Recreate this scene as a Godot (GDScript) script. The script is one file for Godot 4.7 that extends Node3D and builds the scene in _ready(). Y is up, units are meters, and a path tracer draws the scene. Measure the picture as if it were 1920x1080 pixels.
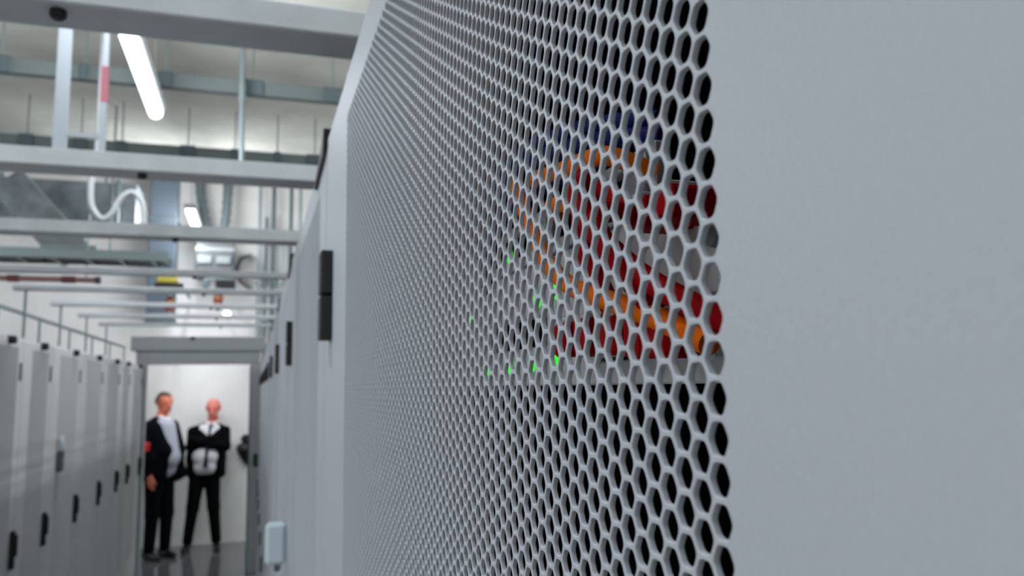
extends Node3D

const EYE := 1.87                      # height of the camera above the floor
const FRONT := 0.0667                  # the plane of the honeycomb doors
const PITCH := 0.00607                 # honeycomb pitch, top to top
const LEFT := -1.067                   # the plane of the doors across the aisle
const TOP := 2.14                      # top of the racks

var mats := {}
var used := {}
var sheets := {}

# ---------------------------------------------------------------- naming
func numbered(called: String) -> String:
	var n: int = used.get(called, -1) + 1
	used[called] = n
	return called if n == 0 else "%s_%03d" % [called, n]

func tag(o: Node, label: String, category: String, group := "", kind := "") -> Node:
	o.set_meta("label", label)
	o.set_meta("category", category)
	if group: o.set_meta("group", group)
	if kind: o.set_meta("kind", kind)
	return o

func thing(called: String, label: String, category: String, at := Vector3.ZERO, turn := 0.0, group := "") -> Node3D:
	var o := Node3D.new()
	o.name = numbered(called)
	add_child(o)
	o.position = at
	o.rotation.y = turn
	tag(o, label, category, group)
	return o

func obj(called: String, mesh: Mesh, m: Material, parent: Node = self, at := Vector3.ZERO) -> MeshInstance3D:
	var o := MeshInstance3D.new()
	o.name = numbered(called) if parent == self else called
	o.mesh = mesh
	o.material_override = m
	o.position = at
	o.cast_shadow = GeometryInstance3D.SHADOW_CASTING_SETTING_ON
	parent.add_child(o, true)
	return o

func struct(called: String, mesh: Mesh, m: Material, at := Vector3.ZERO) -> MeshInstance3D:
	var o := obj(called, mesh, m, self, at)
	o.set_meta("kind", "structure")
	return o

func P(x: float, y: float, z: float) -> Vector3:   # y measured from the height of the eye
	return Vector3(x, y + EYE, z)

# ---------------------------------------------------------------- shapes
func tri(s: SurfaceTool, a: Vector3, b: Vector3, c: Vector3, n: Vector3, na = null, nb = null, nc = null) -> void:
	var va: Vector3 = n if na == null else na
	var vb: Vector3 = n if nb == null else nb
	var vc: Vector3 = n if nc == null else nc
	if (c - a).cross(b - a).dot(n) < 0.0:
		var t := b
		b = c
		c = t
		var tn := vb
		vb = vc
		vc = tn
	s.set_normal(va); s.add_vertex(a)
	s.set_normal(vb); s.add_vertex(b)
	s.set_normal(vc); s.add_vertex(c)

func quad(s: SurfaceTool, a: Vector3, b: Vector3, c: Vector3, d: Vector3, n: Vector3) -> void:
	tri(s, a, b, c, n)
	tri(s, a, c, d, n)

func shape() -> SurfaceTool:
	var s := SurfaceTool.new()
	s.begin(Mesh.PRIMITIVE_TRIANGLES)
	return s

func add_box(s: SurfaceTool, mid: Vector3, size: Vector3, bevel := 0.002, basis := Basis()) -> void:
	var h := size / 2.0
	var b: float = minf(bevel, minf(h.x, minf(h.y, h.z)) * 0.9)
	for axis in 3:
		var u := (axis + 1) % 3
		var v := (axis + 2) % 3
		for sg in [-1.0, 1.0]:
			var n := Vector3.ZERO
			n[axis] = sg
			var q := []
			for k in [[-1, -1], [1, -1], [1, 1], [-1, 1]]:
				var p := Vector3.ZERO
				p[axis] = sg * h[axis]
				p[u] = k[0] * (h[u] - b)
				p[v] = k[1] * (h[v] - b)
				q.append(mid + basis * p)
			quad(s, q[0], q[1], q[2], q[3], basis * n)
	for axis in 3:
		var u := (axis + 1) % 3
		var v := (axis + 2) % 3
		for su in [-1.0, 1.0]:
			for sv in [-1.0, 1.0]:
				var q := []
				for k in [[-1, 0], [1, 0], [1, 1], [-1, 1]]:
					var p := Vector3.ZERO
					p[axis] = k[0] * (h[axis] - b)
					p[u] = su * (h[u] - (b if k[1] else 0.0))
					p[v] = sv * (h[v] - (0.0 if k[1] else b))
					q.append(mid + basis * p)
				var n := Vector3.ZERO
				n[u] = su
				n[v] = sv
				quad(s, q[0], q[1], q[2], q[3], basis * n.normalized())
	for sx in [-1.0, 1.0]:
		for sy in [-1.0, 1.0]:
			for sz in [-1.0, 1.0]:
				var sg := Vector3(sx, sy, sz)
				var q := []
				for axis in 3:
					var p := Vector3.ZERO
					for k in 3: p[k] = sg[k] * (h[k] - (0.0 if k == axis else b))
					q.append(mid + basis * p)
				tri(s, q[0], q[1], q[2], basis * sg.normalized())

func box(size: Vector3, bevel := 0.002) -> ArrayMesh:
	var s := shape()
	add_box(s, Vector3.ZERO, size, bevel)
	return s.commit()

func smooth_path(points: Array, steps := 6) -> Array:
	var out := []
	var n := points.size()
	for i in n - 1:
		var p0: Vector3 = points[maxi(i - 1, 0)]
		var p1: Vector3 = points[i]
		var p2: Vector3 = points[i + 1]
		var p3: Vector3 = points[mini(i + 2, n - 1)]
		for k in steps:
			out.append(p1.cubic_interpolate(p2, p0, p3, float(k) / steps))
	out.append(points[n - 1])
	return out

func add_tube(s: SurfaceTool, path: Array, r0: float, r1 := -1.0, sides := 10, caps := true) -> void:
	if r1 < 0.0: r1 = r0
	var n := path.size()
	var side := Vector3.ZERO
	var rings := []
	for i in n:
		var t: Vector3 = (path[mini(i + 1, n - 1)] - path[maxi(i - 1, 0)]).normalized()
		if i == 0:
			side = t.cross(Vector3.UP if absf(t.y) < 0.9 else Vector3.RIGHT).normalized()
		side = (side - t * side.dot(t)).normalized()
		var up := t.cross(side)
		var r: float = lerpf(r0, r1, float(i) / (n - 1))
		var ring := []
		for k in sides:
			var a := TAU * k / sides
			var d := side * cos(a) + up * sin(a)
			ring.append([path[i] + d * r, d])
		rings.append(ring)
	for i in n - 1:
		for k in sides:
			var a = rings[i][k]
			var b = rings[i][(k + 1) % sides]
			var c = rings[i + 1][(k + 1) % sides]
			var d = rings[i + 1][k]
			var m: Vector3 = (a[1] + b[1] + c[1] + d[1]).normalized()
			tri(s, a[0], b[0], c[0], m, a[1], b[1], c[1])
			tri(s, a[0], c[0], d[0], m, a[1], c[1], d[1])
	if caps:
		for e in [[0, 1], [n - 1, n - 2]]:
			var dir: Vector3 = (path[e[0]] - path[e[1]]).normalized()
			for k in sides:
				tri(s, path[e[0]], rings[e[0]][k][0], rings[e[0]][(k + 1) % sides][0], dir)

func tube(path: Array, r0: float, r1 := -1.0, sides := 10) -> ArrayMesh:
	var s := shape()
	add_tube(s, path, r0, r1, sides)
	return s.commit()

func add_lathe(s: SurfaceTool, at: Vector3, axis: Vector3, profile: Array, sides := 16) -> void:   # profile of (along, radius)
	var side := axis.cross(Vector3.UP if absf(axis.y) < 0.9 else Vector3.RIGHT).normalized()
	var up := axis.cross(side)
	for i in profile.size() - 1:
		var p: Vector2 = profile[i]
		var q: Vector2 = profile[i + 1]
		var sl := (q - p)
		for k in sides:
			var pts := []
			var ns := []
			for e in [[p, k], [p, k + 1], [q, k + 1], [q, k]]:
				var a: float = TAU * e[1] / sides
				var d := side * cos(a) + up * sin(a)
				pts.append(at + axis * e[0].x + d * e[0].y)
				ns.append((d * sl.x - axis * sl.y).normalized())
			var m: Vector3 = (ns[0] + ns[1]).normalized()
			if q.y > 1e-6: tri(s, pts[0], pts[2], pts[3], m, ns[0], ns[2], ns[3])
			if p.y > 1e-6: tri(s, pts[0], pts[1], pts[2], m, ns[0], ns[1], ns[2])

func lathe(profile: Array, axis := Vector3.UP, sides := 16) -> ArrayMesh:
	var s := shape()
	add_lathe(s, Vector3.ZERO, axis, profile, sides)
	return s.commit()

func add_prism(s: SurfaceTool, flat: PackedVector2Array, x0: float, x1: float) -> void:   # an outline in (z, y), thick along x
	var idx := Geometry2D.triangulate_polygon(flat)
	for x in [x0, x1]:
		var n := Vector3(-1 if x == x0 else 1, 0, 0)
		for k in range(0, idx.size(), 3):
			tri(s, Vector3(x, flat[idx[k]].y, flat[idx[k]].x), Vector3(x, flat[idx[k + 1]].y, flat[idx[k + 1]].x), Vector3(x, flat[idx[k + 2]].y, flat[idx[k + 2]].x), n)
	var mid := Vector2.ZERO
	for p in flat: mid += p / flat.size()
	for k in flat.size():
		var a := flat[k]
		var b := flat[(k + 1) % flat.size()]
		var d := (b - a).orthogonal().normalized()
		if d.dot((a + b) / 2 - mid) < 0: d = -d
		quad(s, Vector3(x0, a.y, a.x), Vector3(x0, b.y, b.x), Vector3(x1, b.y, b.x), Vector3(x1, a.y, a.x), Vector3(0, d.y, d.x))

# ---------------------------------------------------------------- a smooth skin round tapered bones, meshed as surface nets
# each bone: [a, b, radius at a, radius at b]
func add_skin(s: SurfaceTool, bones: Array, cell: float, k: float, color = null) -> void:
	var lo := Vector3.INF
	var hi := -Vector3.INF
	for b in bones:
		var r: float = maxf(b[2], b[3]) + 3.0 * k + 2.0 * cell
		lo = lo.min(b[0].min(b[1]) - Vector3.ONE * r)
		hi = hi.max(b[0].max(b[1]) + Vector3.ONE * r)
	var n := Vector3i(((hi - lo) / cell).ceil()) + Vector3i.ONE
	var sy := n.x
	var sz := n.x * n.y
	var field := PackedFloat32Array()
	field.resize(n.x * n.y * n.z)
	for b in bones:
		var r: float = maxf(b[2], b[3]) + 3.0 * k + cell
		var f0 := Vector3i(((b[0].min(b[1]) - Vector3.ONE * r - lo) / cell).floor()).clamp(Vector3i.ZERO, n - Vector3i.ONE)
		var f1 := Vector3i(((b[0].max(b[1]) + Vector3.ONE * r - lo) / cell).ceil()).clamp(Vector3i.ZERO, n - Vector3i.ONE)
		var a: Vector3 = b[0]
		var ab: Vector3 = b[1] - b[0]
		var ll := maxf(ab.length_squared(), 1e-9)
		var ra: float = b[2]
		var rd: float = b[3] - b[2]
		for z in range(f0.z, f1.z + 1):
			for y in range(f0.y, f1.y + 1):
				var row := z * sz + y * sy
				for x in range(f0.x, f1.x + 1):
					var p := lo + Vector3(x, y, z) * cell - a
					var t := clampf(p.dot(ab) / ll, 0.0, 1.0)
					var d := (p - ab * t).length() - ra - rd * t
					if d < 3.0 * k + cell: field[row + x] += exp(-maxf(d, -6.0 * k) / k)
	var at := {}
	var pos := PackedVector3Array()
	var nor := PackedVector3Array()
	var off := [0, 1, sy, sy + 1, sz, sz + 1, sz + sy, sz + sy + 1]
	var edges := [[0, 1], [2, 3], [4, 5], [6, 7], [0, 2], [1, 3], [4, 6], [5, 7], [0, 4], [1, 5], [2, 6], [3, 7]]
	for z in n.z - 1:
		for y in n.y - 1:
			for x in n.x - 1:
				var i := z * sz + y * sy + x
				var ins := 0
				for o in off:
					if field[i + o] > 1.0: ins += 1
				if ins == 0 or ins == 8: continue
				var f := []
				for o in off: f.append(-k * log(maxf(field[i + o], 1e-4)))
				var sum := Vector3.ZERO
				var c := 0
				for e in edges:
					var fa: float = f[e[0]]
					var fb: float = f[e[1]]
					if (fa < 0) != (fb < 0):
						var t := fa / (fa - fb)
						var pa := Vector3(e[0] & 1, (e[0] >> 1) & 1, e[0] >> 2)
						var pb := Vector3(e[1] & 1, (e[1] >> 1) & 1, e[1] >> 2)
						sum += pa.lerp(pb, t)
						c += 1
				at[i] = pos.size()
				pos.append(lo + (Vector3(x, y, z) + sum / c) * cell)
				nor.append(Vector3(f[1] + f[3] + f[5] + f[7] - f[0] - f[2] - f[4] - f[6], f[2] + f[3] + f[6] + f[7] - f[0] - f[1] - f[4] - f[5], f[4] + f[5] + f[6] + f[7] - f[0] - f[1] - f[2] - f[3]).normalized())
	var dirs := [[1, sy, sz], [sy, 1, sz], [sz, 1, sy]]
	for i in at:
		for d in dirs:
			if (field[i] > 1.0) == (field[i + d[0]] > 1.0): continue
			var q = [i, i - d[1], i - d[1] - d[2], i - d[2]]
			if not (at.has(q[1]) and at.has(q[2]) and at.has(q[3])): continue
			var v := []
			for w in q: v.append(at[w])
			var m: Vector3 = nor[v[0]] + nor[v[1]] + nor[v[2]] + nor[v[3]]
			tri(s, pos[v[0]], pos[v[1]], pos[v[2]], m, nor[v[0]], nor[v[1]], nor[v[2]])
			tri(s, pos[v[0]], pos[v[2]], pos[v[3]], m, nor[v[0]], nor[v[2]], nor[v[3]])

func skin(bones: Array, cell: float, k: float) -> ArrayMesh:
	var s := shape()
	add_skin(s, bones, cell, k)
	return s.commit()

# ---------------------------------------------------------------- materials
func mat(called: String, c: Color, rough := 0.5, metal := 0.0) -> StandardMaterial3D:
	var m := StandardMaterial3D.new()
	m.resource_name = called
	m.albedo_color = c
	m.roughness = rough
	m.metallic = metal
	mats[called] = m
	return m

func mottled(m: StandardMaterial3D, seed_: int, freq: float, dark: float, size: float, bump := 0.0) -> void:
	var n := FastNoiseLite.new()
	n.seed = seed_
	n.frequency = freq
	n.fractal_octaves = 4
	var t := NoiseTexture2D.new()
	t.width = 256
	t.height = 256
	t.seamless = true
	t.noise = n
	var g := Gradient.new()
	g.set_color(0, Color(dark, dark, dark))
	g.set_color(1, Color.WHITE)
	t.color_ramp = g
	m.albedo_texture = t
	m.uv1_triplanar = true
	m.uv1_world_triplanar = true
	m.uv1_scale = Vector3.ONE / size
	if bump > 0.0:
		var b := NoiseTexture2D.new()
		b.width = 256
		b.height = 256
		b.seamless = true
		b.noise = n
		b.as_normal_map = true
		b.bump_strength = 4.0
		m.normal_enabled = true
		m.normal_texture = b
		m.normal_scale = bump

func make_materials() -> void:
	mottled(mat("door_paint", Color(0.725, 0.742, 0.778), 0.5), 3, 0.08, 0.97, 0.03)
	mottled(mat("beam_paint", Color(0.78, 0.80, 0.815), 0.45), 5, 0.02, 0.94, 0.5)
	mat("frame_dark", Color(0.10, 0.10, 0.11), 0.6)
	mat("black_plastic", Color(0.025, 0.025, 0.028), 0.5)
	mottled(mat("wall_white", Color(0.935, 0.932, 0.925), 0.85), 7, 0.01, 0.96, 1.5)
	mottled(mat("ceiling_grey", Color(0.83, 0.83, 0.80), 0.9), 9, 0.01, 0.9, 2.0)
	mottled(mat("floor_dark", Color(0.40, 0.40, 0.41), 0.07), 11, 0.02, 0.8, 1.2)
	mats.floor_dark.metallic_specular = 0.7
	mottled(mat("floor_light", Color(0.72, 0.72, 0.71), 0.4), 12, 0.02, 0.92, 1.2)
	mottled(mat("door_grey", Color(0.86, 0.86, 0.86), 0.5), 4, 0.08, 0.97, 0.03)
	mat("channel_metal", Color(0.42, 0.46, 0.46), 0.6, 0.1)
	mat("galvanised", Color(0.55, 0.60, 0.61), 0.4, 0.5)
	mottled(mat("duct_metal", Color(0.62, 0.66, 0.69), 0.45, 0.4), 13, 0.015, 0.75, 1.0)
	mat("column_blue", Color(0.31, 0.355, 0.40), 0.7)
	mat("jamb_grey", Color(0.67, 0.69, 0.70), 0.5)
	mat("case_grey", Color(0.55, 0.57, 0.58), 0.6)
	mat("grey_dark", Color(0.36, 0.37, 0.38), 0.6)
	mat("pipe_dark", Color(0.33, 0.38, 0.40), 0.6)
	mat("white_hose", Color(0.66, 0.67, 0.68), 0.5)
	mat("aluminium", Color(0.70, 0.73, 0.76), 0.35, 0.5)
	mat("tape_red", Color(0.85, 0.50, 0.58), 0.4)
	mat("valve_red", Color(0.42, 0.14, 0.12), 0.7)
	mat("pipe_joint", Color(0.52, 0.30, 0.30), 0.6)
	mat("pink_pipe", Color(0.66, 0.52, 0.52), 0.6)
	mat("warning_yellow", Color(0.58, 0.53, 0.10), 0.7)
	mat("amber", Color(0.52, 0.36, 0.22), 0.7)
	mat("sensor_green", Color(0.03, 0.27, 0.10), 0.5)
	mat("tag_blue", Color(0.78, 0.84, 0.87), 0.35)
	mat("gear_grey", Color(0.74, 0.75, 0.76), 0.5)
	mat("gear_black", Color(0.03, 0.03, 0.035), 0.5)
	mat("cable_red", Color(0.66, 0.0, 0.02), 0.6)
	mat("cable_orange", Color(0.97, 0.46, 0.0), 0.6)
	mat("cable_blue", Color(0.05, 0.12, 0.38), 0.5)
	mat("plug_clear", Color(0.85, 0.85, 0.87), 0.3)
	mat("skin_tan", Color(0.80, 0.44, 0.34), 0.55)
	mat("skin_pink", Color(0.84, 0.48, 0.42), 0.55)
	mat("suit_black", Color(0.03, 0.032, 0.042), 0.9)
	mat("suit_navy", Color(0.028, 0.033, 0.052), 0.9)
	mat("shirt_white", Color(0.88, 0.88, 0.90), 0.8)
	mat("shirt_grey", Color(0.68, 0.69, 0.74), 0.8)
	mat("tie_dark", Color(0.07, 0.07, 0.09), 0.6)
	mat("shoe_black", Color(0.03, 0.03, 0.03), 0.3)
	mat("hair_dark", Color(0.30, 0.25, 0.22), 0.8)
	mat("hair_grey", Color(0.50, 0.42, 0.38), 0.8)
	mat("eye_dark", Color(0.06, 0.05, 0.05), 0.3)
	mat("lip", Color(0.55, 0.27, 0.25), 0.5)
	mat("armband_red", Color(0.75, 0.05, 0.10), 0.6)
	for k in ["cable_red", "cable_orange", "cable_blue", "suit_black", "suit_navy"]: mats[k].metallic_specular = 0.2
	var g := mat("lamp_glow", Color(1, 1, 1), 0.5)
	g.emission_enabled = true
	g.emission = Color(0.97, 0.985, 1.0)
	g.emission_energy_multiplier = 4.0
	var s := mat("spot_glow", Color(1, 1, 1), 0.5)
	s.emission_enabled = true
	s.emission = Color(1, 1, 1)
	s.emission_energy_multiplier = 3.0
	var l := mat("led_green", Color(0.1, 0.8, 0.15), 0.4)
	l.emission_enabled = true
	l.emission = Color(0.12, 0.95, 0.10)
	l.emission_energy_multiplier = 1.0

# ---------------------------------------------------------------- the honeycomb sheet
# one block of cells: columns run into the aisle along -z, rows run down; cell (0, 0) is centred on the origin, odd columns hang half a pitch lower
func honeycomb(cols: int, rows: int) -> ArrayMesh:
	var R := PITCH / sqrt(3.0)
	var r := R * 0.85
	var f := r * 0.42
	var t := 0.00115
	var ch := 0.00014
	var outer := []
	var hole := []
	var wide := []
	for k in 6:
		var a := k * PI / 3.0
		outer.append(Vector2(cos(a), sin(a)) * R)
		var c := Vector2(cos(a), sin(a)) * (r - f / cos(PI / 6.0))
		for j in [-1, 0, 1]:
			var d := Vector2(cos(a + j * PI / 6.0), sin(a + j * PI / 6.0))
			hole.append([c + d * f, d])
			wide.append(c + d * (f + ch))
	var v := []
	var n := []
	var face := func(a: Vector3, b: Vector3, c: Vector3, m: Vector3, na: Vector3, nb: Vector3, nc: Vector3):
		if (c - a).cross(b - a).dot(m) < 0.0:
			v.append_array([a, c, b]); n.append_array([na, nc, nb])
		else:
			v.append_array([a, b, c]); n.append_array([na, nb, nc])
	var put := func(q: Vector2, x: float) -> Vector3: return Vector3(x, q.y, -q.x)
	for e in [[0.0, wide, Vector3.LEFT], [t, hole.map(func(h): return h[0]), Vector3.RIGHT]]:
		var m: Vector3 = e[2]
		for k in 6:
			var o: Vector3 = put.call(outer[k], e[0])
			var o2: Vector3 = put.call(outer[(k + 1) % 6], e[0])
			var w := []
			for j in 4: w.append(put.call(e[1][(k * 3 + j) % 18], e[0]))
			face.call(o, w[0], w[1], m, m, m, m)
			face.call(o, w[1], w[2], m, m, m, m)
			face.call(o, w[2], w[3], m, m, m, m)
			face.call(o, w[3], o2, m, m, m, m)
	for k in 18:
		var k2 := (k + 1) % 18
		var d1: Vector3 = -put.call(hole[k][1], 0.0)
		var d2: Vector3 = -put.call(hole[k2][1], 0.0)
		var a: Vector3 = put.call(hole[k][0], ch)
		var b: Vector3 = put.call(hole[k2][0], ch)
		var c: Vector3 = put.call(hole[k2][0], t)
		var d: Vector3 = put.call(hole[k][0], t)
		face.call(a, b, c, d1 + d2, d1, d2, d2)
		face.call(a, c, d, d1 + d2, d1, d2, d1)
		var e1 := (d1 + Vector3.LEFT).normalized()
		var e2 := (d2 + Vector3.LEFT).normalized()
		var wa: Vector3 = put.call(wide[k], 0.0)
		var wb: Vector3 = put.call(wide[k2], 0.0)
		face.call(wa, wb, b, e1 + e2, e1, e2, e2)
		face.call(wa, b, a, e1 + e2, e1, e2, e1)
	var cell_v := PackedVector3Array(v)
	var cell_n := PackedVector3Array(n)
	var pos := PackedVector3Array()
	var nor := PackedVector3Array()
	for j in cols:
		for i in rows:
			var at := Vector3(0, -PITCH * (i + (0.5 if j % 2 else 0.0)), -1.5 * R * j)
			for q in cell_v: pos.append(q + at)
			nor.append_array(cell_n)
	var arrays := []
	arrays.resize(Mesh.ARRAY_MAX)
	arrays[Mesh.ARRAY_VERTEX] = pos
	arrays[Mesh.ARRAY_NORMAL] = nor
	var m := ArrayMesh.new()
	m.add_surface_from_arrays(Mesh.PRIMITIVE_TRIANGLES, arrays)
	return m

func sheet_copies(cols: int, blocks: int) -> MultiMesh:
	var key := Vector2i(cols, blocks)
	if not sheets.has(key):
		var mm := MultiMesh.new()
		mm.transform_format = MultiMesh.TRANSFORM_3D
		mm.mesh = honeycomb(cols, 10)
		mm.instance_count = blocks
		for i in blocks: mm.set_instance_transform(i, Transform3D(Basis(), Vector3(0, -PITCH * 10 * i, 0)))
		sheets[key] = mm
	return sheets[key]

# the door's solid border, with the teeth that close the zigzag round the outermost cells
func border(width: float, u0: float, cols: int, y_top: float, blocks: int, d0: float, d1: float) -> ArrayMesh:
	var R := PITCH / sqrt(3.0)
	var h := PITCH / 2.0
	var rows := blocks * 10
	var s := shape()
	var t := 0.00115
	var uL := u0 - R
	var uH := u0 + 1.5 * R * (cols - 1) + R
	var yT := y_top
	var yB := y_top - PITCH * rows - h
	var flat := func(pts: Array):
		for x in [0.0, t]:
			var m := Vector3.LEFT if x == 0.0 else Vector3.RIGHT
			for k in range(1, pts.size() - 1):
				tri(s, Vector3(x, pts[0].y, -pts[0].x), Vector3(x, pts[k].y, -pts[k].x), Vector3(x, pts[k + 1].y, -pts[k + 1].x), m)
	for i in rows:
		var y := yT - h - PITCH * i
		flat.call([Vector2(uL, y), Vector2(uL + R / 2, y - h), Vector2(uL, y - 2 * h)])
		var o := h if (cols - 1) % 2 else 0.0
		flat.call([Vector2(uH, y - o), Vector2(uH - R / 2, y - h - o), Vector2(uH, y - 2 * h - o)])
	flat.call([Vector2(uL, yT), Vector2(uL + R / 2, yT), Vector2(uL, yT - h)])
	for j in cols:
		var c := u0 + 1.5 * R * j
		if j % 2: flat.call([Vector2(c - R, yT), Vector2(c + R, yT), Vector2(c + R / 2, yT - h), Vector2(c - R / 2, yT - h)])
		else: flat.call([Vector2(c - R / 2, yB + h), Vector2(c + R / 2, yB + h), Vector2(c + R, yB), Vector2(c - R, yB)])
	# four plates with rolled outer edges
	var a := 0.003
	var b := width - 0.003
	var plate := func(ua: float, ub: float, ya: float, yb: float):
		add_box(s, Vector3(t / 2, (ya + yb) / 2, -(ua + ub) / 2), Vector3(t, absf(yb - ya), absf(ub - ua)), 0.0)
	var rim := 0.004
	plate.call(a + rim, uL, d0 + rim, d1 - rim)
	plate.call(uH, b - rim, d0 + rim, d1 - rim)
	plate.call(uL, uH, yT, d1 - rim)
	plate.call(uL, uH, d0 + rim, yB)
	var corner := [Vector2(a + rim, d0 + rim), Vector2(b - rim, d0 + rim), Vector2(b - rim, d1 - rim), Vector2(a + rim, d1 - rim)]
	var out := [Vector2(a, d0), Vector2(b, d0), Vector2(b, d1), Vector2(a, d1)]
	for k in 4:
		var k2 := (k + 1) % 4
		var d: Vector2 = (out[k] - out[k2]).orthogonal().normalized()
		if d.dot(out[k] - Vector2((a + b) / 2, (d0 + d1) / 2)) < 0: d = -d
		var v := func(q: Vector2, x: float) -> Vector3: return Vector3(x, q.y, -q.x)
		var nd := Vector3(0, d.y, -d.x)
		quad(s, v.call(corner[k], 0.0), v.call(corner[k2], 0.0), v.call(out[k2], rim), v.call(out[k], rim), (nd + Vector3.LEFT).normalized())
		quad(s, v.call(out[k], rim), v.call(out[k2], rim), v.call(out[k2], 0.021), v.call(out[k], 0.021), nd)
		quad(s, v.call(corner[k], 0.0019), v.call(corner[k2], 0.0019), v.call(corner[k2], 0.021), v.call(corner[k], 0.021), -nd)
		quad(s, v.call(corner[k], 0.021), v.call(corner[k2], 0.021), v.call(out[k2], 0.021), v.call(out[k], 0.021), Vector3.RIGHT)
	return s.commit()

# a rack: origin on the floor at the front corner; x runs into the rack, -z along the aisle
func rack(label: String, at: Vector3, turn: float, width: float, group: String) -> Node3D:
	var o := thing("server_rack", label, "server rack", at, turn, group)
	var deep := 1.06
	var dark: Material = mats.frame_dark
	var t := 0.018
	obj("base", box(Vector3(deep - 0.03, 0.09, width - 0.004), 0.004), dark, o, Vector3(0.03 + (deep - 0.03) / 2, 0.045, -width / 2))
	obj("top_panel", box(Vector3(deep - 0.024, t, width - 0.004), 0.003), dark, o, Vector3(0.024 + (deep - 0.024) / 2, TOP - 0.015, -width / 2))
	for u in [t / 2 + 0.002, width - t / 2 - 0.002]:
		obj("side_panel", box(Vector3(deep - 0.024, TOP - 0.114, t), 0.002), dark, o, Vector3(0.024 + (deep - 0.024) / 2, 0.09 + (TOP - 0.114) / 2, -u))
	obj("rear_panel", box(Vector3(t, TOP - 0.114, width - 0.04), 0.002), dark, o, Vector3(deep - t, 0.09 + (TOP - 0.114) / 2, -width / 2))
	return o

func honeycomb_door(o: Node3D, width: float, u0: float, cols: int, paint: Material) -> MeshInstance3D:
	var y_first := 0.0584 + EYE + PITCH * 26
	var door := obj("door", border(width, u0, cols, y_first + PITCH / 2, 29, 0.1, 0.257 + EYE), paint, o)
	var mi := MultiMeshInstance3D.new()
	mi.name = "perforated_sheet"
	mi.multimesh = sheet_copies(cols, 29)
	mi.material_override = paint
	mi.position = Vector3(0, y_first, -u0)
	mi.set_meta("kind", "stuff")
	door.add_child(mi, true)
	return door

func copy(proto: Node3D, label: String, at: Vector3) -> Node3D:
	var r: Node3D = proto.duplicate()
	r.name = numbered("server_rack")
	add_child(r)
	r.position = at
	r.set_meta("label", label)
	return r

# ---------------------------------------------------------------- lamps
func lamp(label: String, x: float, z: float, group: String) -> void:
	var o := thing("ceiling_light", label, "ceiling light", P(x, 1.9, z), 0.0, group)
	obj("housing", box(Vector3(0.12, 0.05, 1.36), 0.006), mats.beam_paint, o, Vector3(0, 0.034, 0))
	var s := shape()
	add_tube(s, [Vector3(0, 0, -0.64), Vector3(0, 0, 0.64)], 0.045, -1.0, 16)
	obj("diffuser", s.commit(), mats.lamp_glow, o, Vector3(0, -0.01, 0))
	for k in [-0.5, 0.5]:
		obj("suspension_wire", tube([Vector3(0, 0.066, k), Vector3(0, 0.78, k)], 0.004, -1.0, 6), mats.galvanised, o)
	var l := AreaLight3D.new()
	l.name = "lamp_light"
	l.area_size = Vector2(0.1, 1.28)
	l.light_color = Color(0.93, 0.97, 1.0)
	l.light_energy = LAMP
	l.shadow_enabled = true
	l.position = Vector3(0, -0.058, 0)
	l.rotation_degrees.x = -90
	l.set("area_range", 30.0)
	o.add_child(l)
	# the fitting throws light on the ceiling too, through a slot in its top
	obj("upper_diffuser", box(Vector3(0.08, 0.006, 1.26), 0.001), mats.lamp_glow, o, Vector3(0, 0.062, 0))
	for sd in [-1.0, 1.0]:
		var u := AreaLight3D.new()
		u.name = "upper_light"
		u.area_size = Vector2(0.05, 1.26)
		u.light_color = Color(0.97, 0.985, 1.0)
		u.light_energy = UPLIGHT
		u.shadow_enabled = true
		u.position = Vector3(0.055 * sd, 0.085, 0)
		u.basis = Basis(Vector3.BACK, -1.3 * sd) * Basis(Vector3.RIGHT, PI / 2)
		u.set("area_range", 30.0)
		o.add_child(u)

const LAMP := 2.0
const LOBBY := 1.2
const UPLIGHT := 2.0

# ---------------------------------------------------------------- people
func hand(s: SurfaceTool, wrist: Vector3, along: Vector3, palm: Vector3, thumb: Vector3, curl: float, size := 1.0) -> void:
	# along: wrist to knuckles; palm: the way the palm faces; thumb: the side where the thumb is
	var b := []
	var k := 0.098 * size
	for j in 4:
		var off := thumb * (0.030 - 0.020 * j) * size
		var kn := wrist + along * (k - absf(j - 1) * 0.004) + off
		b.append([wrist + off * 0.55, kn, 0.015 * size, 0.0115 * size])
		var len: float = [0.072, 0.080, 0.075, 0.058][j] * size
		var dir := along
		var p := kn
		for seg in 3:
			dir = (dir + palm * curl * (0.5 + 0.3 * seg)).normalized()
			var q = p + dir * len * [0.45, 0.31, 0.24][seg]
			b.append([p, q, (0.0092 - 0.0008 * seg) * size, (0.0086 - 0.0009 * seg) * size])
			p = q
	var t0 := wrist + along * 0.03 * size + thumb * 0.018 * size
	var t1 := t0 + (thumb * 0.7 + along * 0.8 + palm * 0.3).normalized() * 0.040 * size
	var t2 := t1 + (thumb * 0.25 + along + palm * 0.35).normalized() * 0.032 * size
	var t3 := t2 + (along + palm * 0.5).normalized() * 0.026 * size
	b.append([t0, t1, 0.014 * size, 0.011 * size])
	b.append([t1, t2, 0.0105 * size, 0.0095 * size])
	b.append([t2, t3, 0.0095 * size, 0.008 * size])
	add_skin(s, b, 0.004, 0.0022)

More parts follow.
